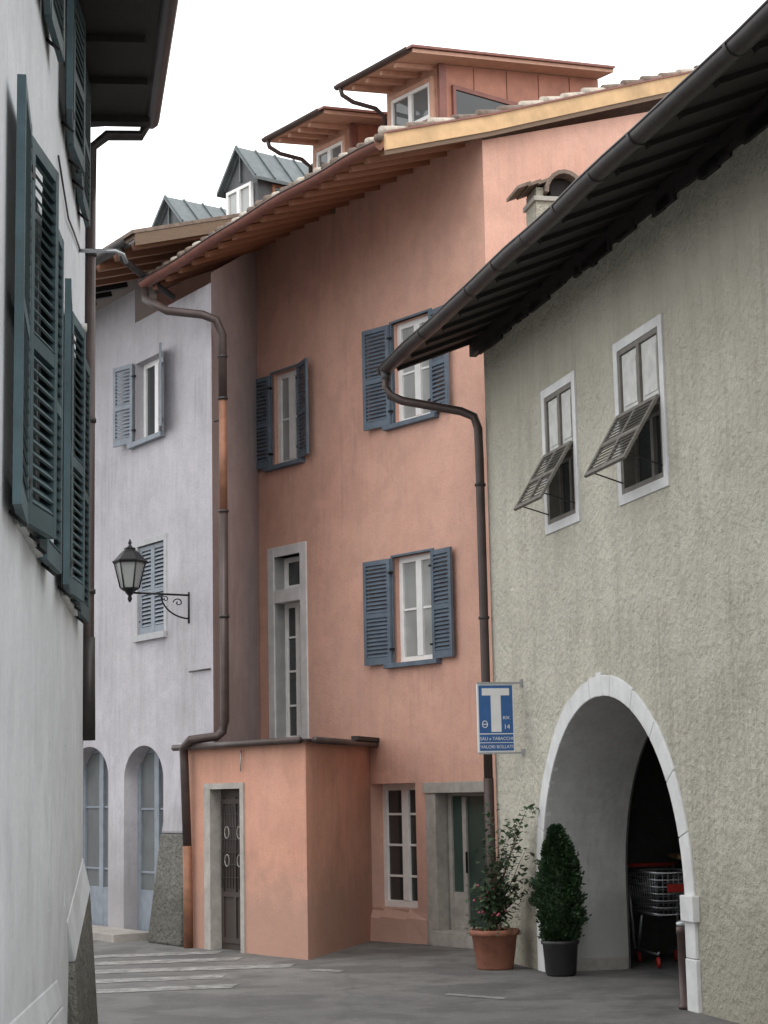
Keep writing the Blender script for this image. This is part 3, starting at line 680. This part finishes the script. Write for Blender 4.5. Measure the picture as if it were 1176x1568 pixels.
mb.prism([FL.p(U0-.15,6.742,.3),FL.p(11.5,6.742,.3),FL.p(11.5,8.7,-5),FL.p(U0-.15,8.7,-5)],[FL.p(U0-.15,6.83,.3),FL.p(11.5,6.83,.3),FL.p(11.5,8.8,-5),FL.p(U0-.15,8.8,-5)],'tile')
gq=[V((-1.64,12.66,6.66)),V((-1.19,10.2,6.66)),V((-.55,6.5,6.66)),V((-.02,1.6,6.66))]
mb.sweep(gq,.07,'gut',n=10)
for i in range(14):
    u=U0+.1+i*.7; mb.beam(FL.p(u,6.59,0),FL.p(u,6.59,.45),.1,.05,'wdark')
mb.sweep([V((-1.66,12.6,6.60)),V((-1.70,12.62,6.53)),FL.p(U0+.1,6.48,.15),FL.p(U0+.06,6.40,.04),FL.p(U0+.06,6.0,.035)],.038,'gut',n=10)
mb.sweep([FL.p(U0+.06,6.2,.035),FL.p(U0+.06,3.0,.035),FL.p(U0+.06,2.2,.035)],.038,'pipe',n=12)
mb.sweep([FL.p(U0+.06,2.9,.035),FL.p(U0+.06,2.2,.04)],.045,'gut',n=12)
for z in (5.6,4.4,3.2): mb.sweep([FL.p(U0+.06,z,.035),FL.p(U0+.06,z+.03,.035)],.047,'gut',n=12)
mb.build('eaves_and_downpipe',LH)
mb=MB()
mb.sweep([FL.p(1.3,5.4,.0),FL.p(1.3,5.4,.24),FL.p(1.25,5.39,.29),FL.p(1.2,5.35,.31)],.014,'chrome',n=8)
mb.sweep([FL.p(1.2,4.9,.0),FL.p(1.2,4.9,.05)],.03,'greyp',n=8)
mb.sweep([FL.p(1.3,5.4,.01),FL.p(2.0,5.3,.012),FL.p(2.6,5.2,.015),FL.p(3.4,5.3,.01)],.006,'gut',n=5)
mb.build('wall_bracket',LH)

# ------------------------------------------------------------ tobacconist sign
SG=empty('tobacconist_sign')
FS=Fr(FR.p(1.0,0,.10)[:2],FR.Nn[:2],FR.U[:2])
mb=MB()
mb.fbox(FS,0,.40,2.21,2.92,-.03,.0,'swhite')
mb.fbox(FS,.015,.385,2.225,2.905,.0,.004,'sblue')
mb.fbox(FS,.015,.385,2.395,2.405,.004,.006,'swhite')
mb.fbox(FS,.05,.35,2.80,2.875,.004,.008,'swhite'); mb.fbox(FS,.145,.255,2.42,2.80,.004,.008,'swhite')
mb.fbox(FS,.015,.385,2.305,2.312,.004,.006,'swhite')
mb.sweep([FS.p(.325+.028*math.cos(a),2.5+.035*math.sin(a),.007) for a in [i*math.pi/8 for i in range(17)]],.005,'swhite',n=5)
mb.fbox(FS,.30,.35,2.495,2.505,.004,.007,'swhite')
mb.build('panel',SG,bevel=.002)
mb=MB()
for z in (2.2,2.93): mb.beam(FR.p(1.0,z,0),FR.p(1.0,z,.5),.02,.02,'chrome'); mb.box(FR.p(1.0,z,.01),FR.U*.03,FR.Nn*.01,V((0,0,.04)),'chrome')
mb.build('brackets',SG)
def text(body,u,z,size,par):
    cu=bpy.data.curves.new('lettering','FONT'); cu.body=body; cu.size=size; cu.extrude=.001; cu.align_x='CENTER'; cu.materials.append(M['swhite'])
    o=bpy.data.objects.new('lettering',cu); scene.collection.objects.link(o)
    x=-FS.U; zv=FS.Nn; y=V((0,0,1))
    mt=Matrix((x,y,zv)).transposed().to_4x4(); mt.translation=FS.p(u,z,.006); o.matrix_world=mt; o.parent=par
text('SALI e TABACCHI',.2,2.335,.047,SG); text('VALORI BOLLATI',.2,2.25,.047,SG); text('RIV.',.085,2.55,.05,SG); text('14',.085,2.45,.07,SG)

# ------------------------------------------------------------ plants
CP=empty('potted_conifer'); c=FR.p(1.86,0,-.02)
mb=MB(); mb.lathe(c,[(.13,0),(.15,.02),(.175,.30),(.19,.31),(.19,.34),(.165,.34),(.16,.31)],'blackpot',n=24); mb.lathe(c,[(.16,.30),(.02,.315)],'soil',n=16)
mb.sweep([c+V((0,0,.3)),c+V((0,0,1.2))],[.02,.008],'bark',n=6); mb.build('pot',CP)
mb=MB()
def rad(h): return .235*(math.sin(math.pi*min(1,(h*.88+.10))**.78))**.72 if h<1 else 0
mb.lathe(c,[(max(.01,rad(h/10)*.62),.36+h/10*1.02) for h in range(11)],'con',n=14)  # unseen inner core, added to stop light passing through the leaves
for i in range(10000):
    h=random.random(); a=random.uniform(0,2*math.pi)
    r=rad(h)*(random.uniform(.62,.96)+.15*math.sin(a*3+h*11)+.10*math.sin(a*7-h*23)+.07*math.sin(h*40+a*2))
    if random.random()<.06: r*=1.18
    p=c+V((r*math.cos(a),r*math.sin(a),.33+h*1.12))
    d=(V((math.cos(a),math.sin(a),random.uniform(.1,1.4)))+V([random.uniform(-.5,.5) for _ in range(3)])).normalized()
    x=d.cross(V([random.uniform(-1,1) for _ in range(3)])).normalized(); l=random.uniform(.015,.042); w_=l*.36
    mb.add([p-x*w_,p+x*w_,p+d*l+x*w_*.5,p+d*l-x*w_*.5],[(0,1,2,3)],'con')
mb.build('foliage',CP)
SP=empty('potted_rose_shrub'); c=FR.p(.92,0,.36)
mb=MB(); mb.lathe(c,[(.18,0),(.19,.02),(.235,.34),(.26,.345),(.26,.40),(.235,.40),(.22,.36)],'terra',n=28); mb.lathe(c,[(.23,.36),(.02,.37)],'soil',n=16); mb.build('pot',SP)
st=MB(); lf=MB()
for i in range(19):
    a=random.uniform(0,2*math.pi); L=random.uniform(.35,1.4 if i%3 else .8); lean=random.uniform(.05,.34)
    tgt=V((math.cos(a)*lean,math.sin(a)*lean*.6,L)) + FR.U*(.45*L/1.2)-FR.Nn*.10
    pts=[c+V((0,0,.36))+V((tgt.x*(t**1.5),tgt.y*(t**1.5),tgt.z*t))+V((random.uniform(-.02,.02),random.uniform(-.02,.02),0))*t for t in [j/7 for j in range(8)]]
    pts=[p if (p-FR.O).dot(FR.Nn)>.03 else p+FR.Nn*(.04-(p-FR.O).dot(FR.Nn)) for p in pts]
    st.sweep(pts,[.009*(1-j/9) for j in range(8)],'bark',n=5)
    for j in range(2,8):
        for k in range(int(10 if L<.9 else 9)):
            p=pts[j]+V([random.uniform(-.08,.08) for _ in range(3)])
            d=V([random.uniform(-1,1),random.uniform(-1,1),random.uniform(-.5,.7)]).normalized(); x=d.cross(V((0,0,1))).normalized(); l=random.uniform(.04,.085); w_=l*.38
            up=x.cross(d)*l*.12
            lf.add([p,p+d*l*.5+x*w_+up,p+d*l,p+d*l*.5-x*w_+up],[(0,1,2),(0,2,3)],'leaf')
for i in range(560):
    a=random.uniform(0,2*math.pi); r=random.uniform(0,.30); p=c+V((r*math.cos(a),r*math.sin(a),.34+random.random()**1.5*.5))
    d=V([random.uniform(-1,1),random.uniform(-1,1),random.uniform(-.4,.8)]).normalized(); x=d.cross(V((0,0,1))).normalized(); l=random.uniform(.03,.065); w_=l*.4
    if (p-FR.O).dot(FR.Nn)>.03: lf.add([p,p+d*l*.5+x*w_,p+d*l,p+d*l*.5-x*w_],[(0,1,2,3)],'leaf')
for i in range(22):
    a=random.uniform(0,2*math.pi); r=random.uniform(.05,.24); p=c+V((r*math.cos(a),r*math.sin(a),.5+random.random()*.35))
    lf.lathe(p,[(.004,-.012),(.018,0),(.006,.014)],'pinkf',n=6)
st.build('stems',SP); lf.build('leaves',SP)

# ------------------------------------------------------------ ashtray bin, carts
mb=MB(); c=FR.p(4.93,0,-.02)
mb.lathe(c,[(.075,0),(.075,.03),(.062,.04),(.062,.60),(.068,.605),(.068,.66),(.058,.67)],'binm',n=20)
mb.lathe(c,[(.06,.671),(.066,.68),(.066,.70),(.03,.715)],'chrome',n=20)
mb.build('ashtray_bin')
def cart(pos,ang,name):
    E_=empty(name); mb=MB(); ca,sa=math.cos(ang),math.sin(ang)
    def T(x,y,z): return V((pos[0]+x*ca-y*sa,pos[1]+x*sa+y*ca,z))
    for s_ in (-1,1):
        mb.sweep([T(-.02,s_*.22,.14),T(.72,s_*.2,.14),T(.76,s_*.2,.16)],.014,'chrome',n=6)
        mb.sweep([T(.0,s_*.24,.14),T(-.05,s_*.25,.55),T(-.12,s_*.25,1.0)],.015,'chrome',n=6)
        mb.sweep([T(.05,s_*.22,.14),T(.25,s_*.22,.5)],.014,'chrome',n=6)
    def rim(z,f): 
        x0=-.08+.06*f; x1=.80-.08*f; w0=.26-.03*f; w1=.2-.03*f
        return [T(x0,-w0,z),T(x1,-w1,z),T(x1,w1,z),T(x0,w0,z),T(x0,-w0,z)]
    for k in range(7):
        f=k/6; mb.sweep(rim(.95-.42*f,f),.007 if 0<k<6 else .012,'chrome',n=5)
    A_=rim(.95,0); B_=rim(.53,1)
    for e in range(4):
        nn_=12 if e%2==0 else 7
        for i in range(nn_+1):
            mb.sweep([A_[e].lerp(A_[e+1],i/nn_),B_[e].lerp(B_[e+1],i/nn_)],.004,'chrome',n=4)
    mb.build('wire_basket',E_)
    mb=MB(); mb.sweep([T(-.13,-.27,1.0),T(-.13,.27,1.0)],.02,'red',n=8)
    mb.box(T(.81,0,.80),T(.81,.10,.80)-T(.81,0,.80),T(.815,0,.8)-T(.81,0,.8),V((0,0,.04)),'red')
    for x in (0,.72):
        for s_ in (-1,1):
            a=T(x,s_*.2-.012,.06); b=T(x,s_*.2+.012,.06); mb.sweep([a,b],.055,'red',n=12); mb.beam(T(x,s_*.2,.08),T(x,s_*.2,.15),.03,.03,'red')
    mb.build('handle_and_wheels',E_)
cart(FR.p(.95,0,-1.42)[:2],math.radians(-82),'shopping_cart')
cart(FR.p(1.35,0,-2.0)[:2],math.radians(-82),'shopping_cart.001')
mb=MB()
c=FR.p(.9,0,-2.2)
mb.box(c+V((0,0,1.08)),V((.5,0,0)),V((0,.35,0)),V((0,0,.02)),'yel')
for x in (-.4,.4):
    for y in (-.3,.3): mb.beam(c+V((x,y,0)),c+V((x,y,1.06)),.04,.04,'iron')
mb.box(c+V((0,0,.6)),V((.4,0,0)),V((0,.3,0)),V((0,0,.02)),'iron')
mb.build('display_table')

# ------------------------------------------------------------ light
w=bpy.data.worlds.new('World'); scene.world=w; w.use_nodes=True; nt=w.node_tree
bg=nt.nodes['Background']; sky=nt.nodes.new('ShaderNodeTexSky'); sky.sky_type='NISHITA'; sky.sun_disc=False
SD=V((.12,-.6,.9)).normalized()
sky.sun_elevation=math.asin(SD.z); sky.sun_rotation=math.atan2(SD.x,SD.y); sky.dust_density=3
hs=nt.nodes.new('ShaderNodeHueSaturation'); hs.inputs['Saturation'].default_value=.25
nt.links.new(sky.outputs[0],hs.inputs['Color'])
tc=nt.nodes.new('ShaderNodeTexCoord'); cn=nt.nodes.new('ShaderNodeTexNoise'); cn.inputs['Scale'].default_value=1.6; cn.inputs['Detail'].default_value=4
nt.links.new(tc.outputs['Generated'],cn.inputs['Vector'])
cl=nt.nodes.new('ShaderNodeValToRGB'); cl.color_ramp.elements[0].color=(12.8,13.05,13.3,1); cl.color_ramp.elements[1].color=(15,15.05,15.1,1)
cl.color_ramp.elements[0].position=.35; cl.color_ramp.elements[1].position=.65
nt.links.new(cn.outputs['Fac'],cl.inputs['Fac'])
mx=nt.nodes.new('ShaderNodeMix'); mx.data_type='RGBA'; mx.inputs[0].default_value=.87
nt.links.new(hs.outputs[0],mx.inputs[6]); nt.links.new(cl.outputs[0],mx.inputs[7]); nt.links.new(mx.outputs[2],bg.inputs['Color'])
bg.inputs['Strength'].default_value=.15
sl_=bpy.data.lights.new('sun','SUN'); sl_.energy=1.2; sl_.angle=math.radians(30); sl_.color=(1,.97,.93)
so=bpy.data.objects.new('sun',sl_); scene.collection.objects.link(so)
so.rotation_euler=(-SD).to_track_quat('-Z','Y').to_euler()

# ------------------------------------------------------------ camera
cd=bpy.data.cameras.new('camera'); cam=bpy.data.objects.new('camera',cd); scene.collection.objects.link(cam)
cd.sensor_fit='VERTICAL'; cd.sensor_height=24; cd.lens=24*2800/1568; cd.clip_end=1000; cd.clip_start=.1
mt=(Matrix.Rotation(math.radians(98.77),3,'X')@Matrix.Rotation(math.radians(-1.15),3,'Z')).to_4x4(); mt.translation=(0,0,1.8)
cam.matrix_world=mt; scene.camera=cam
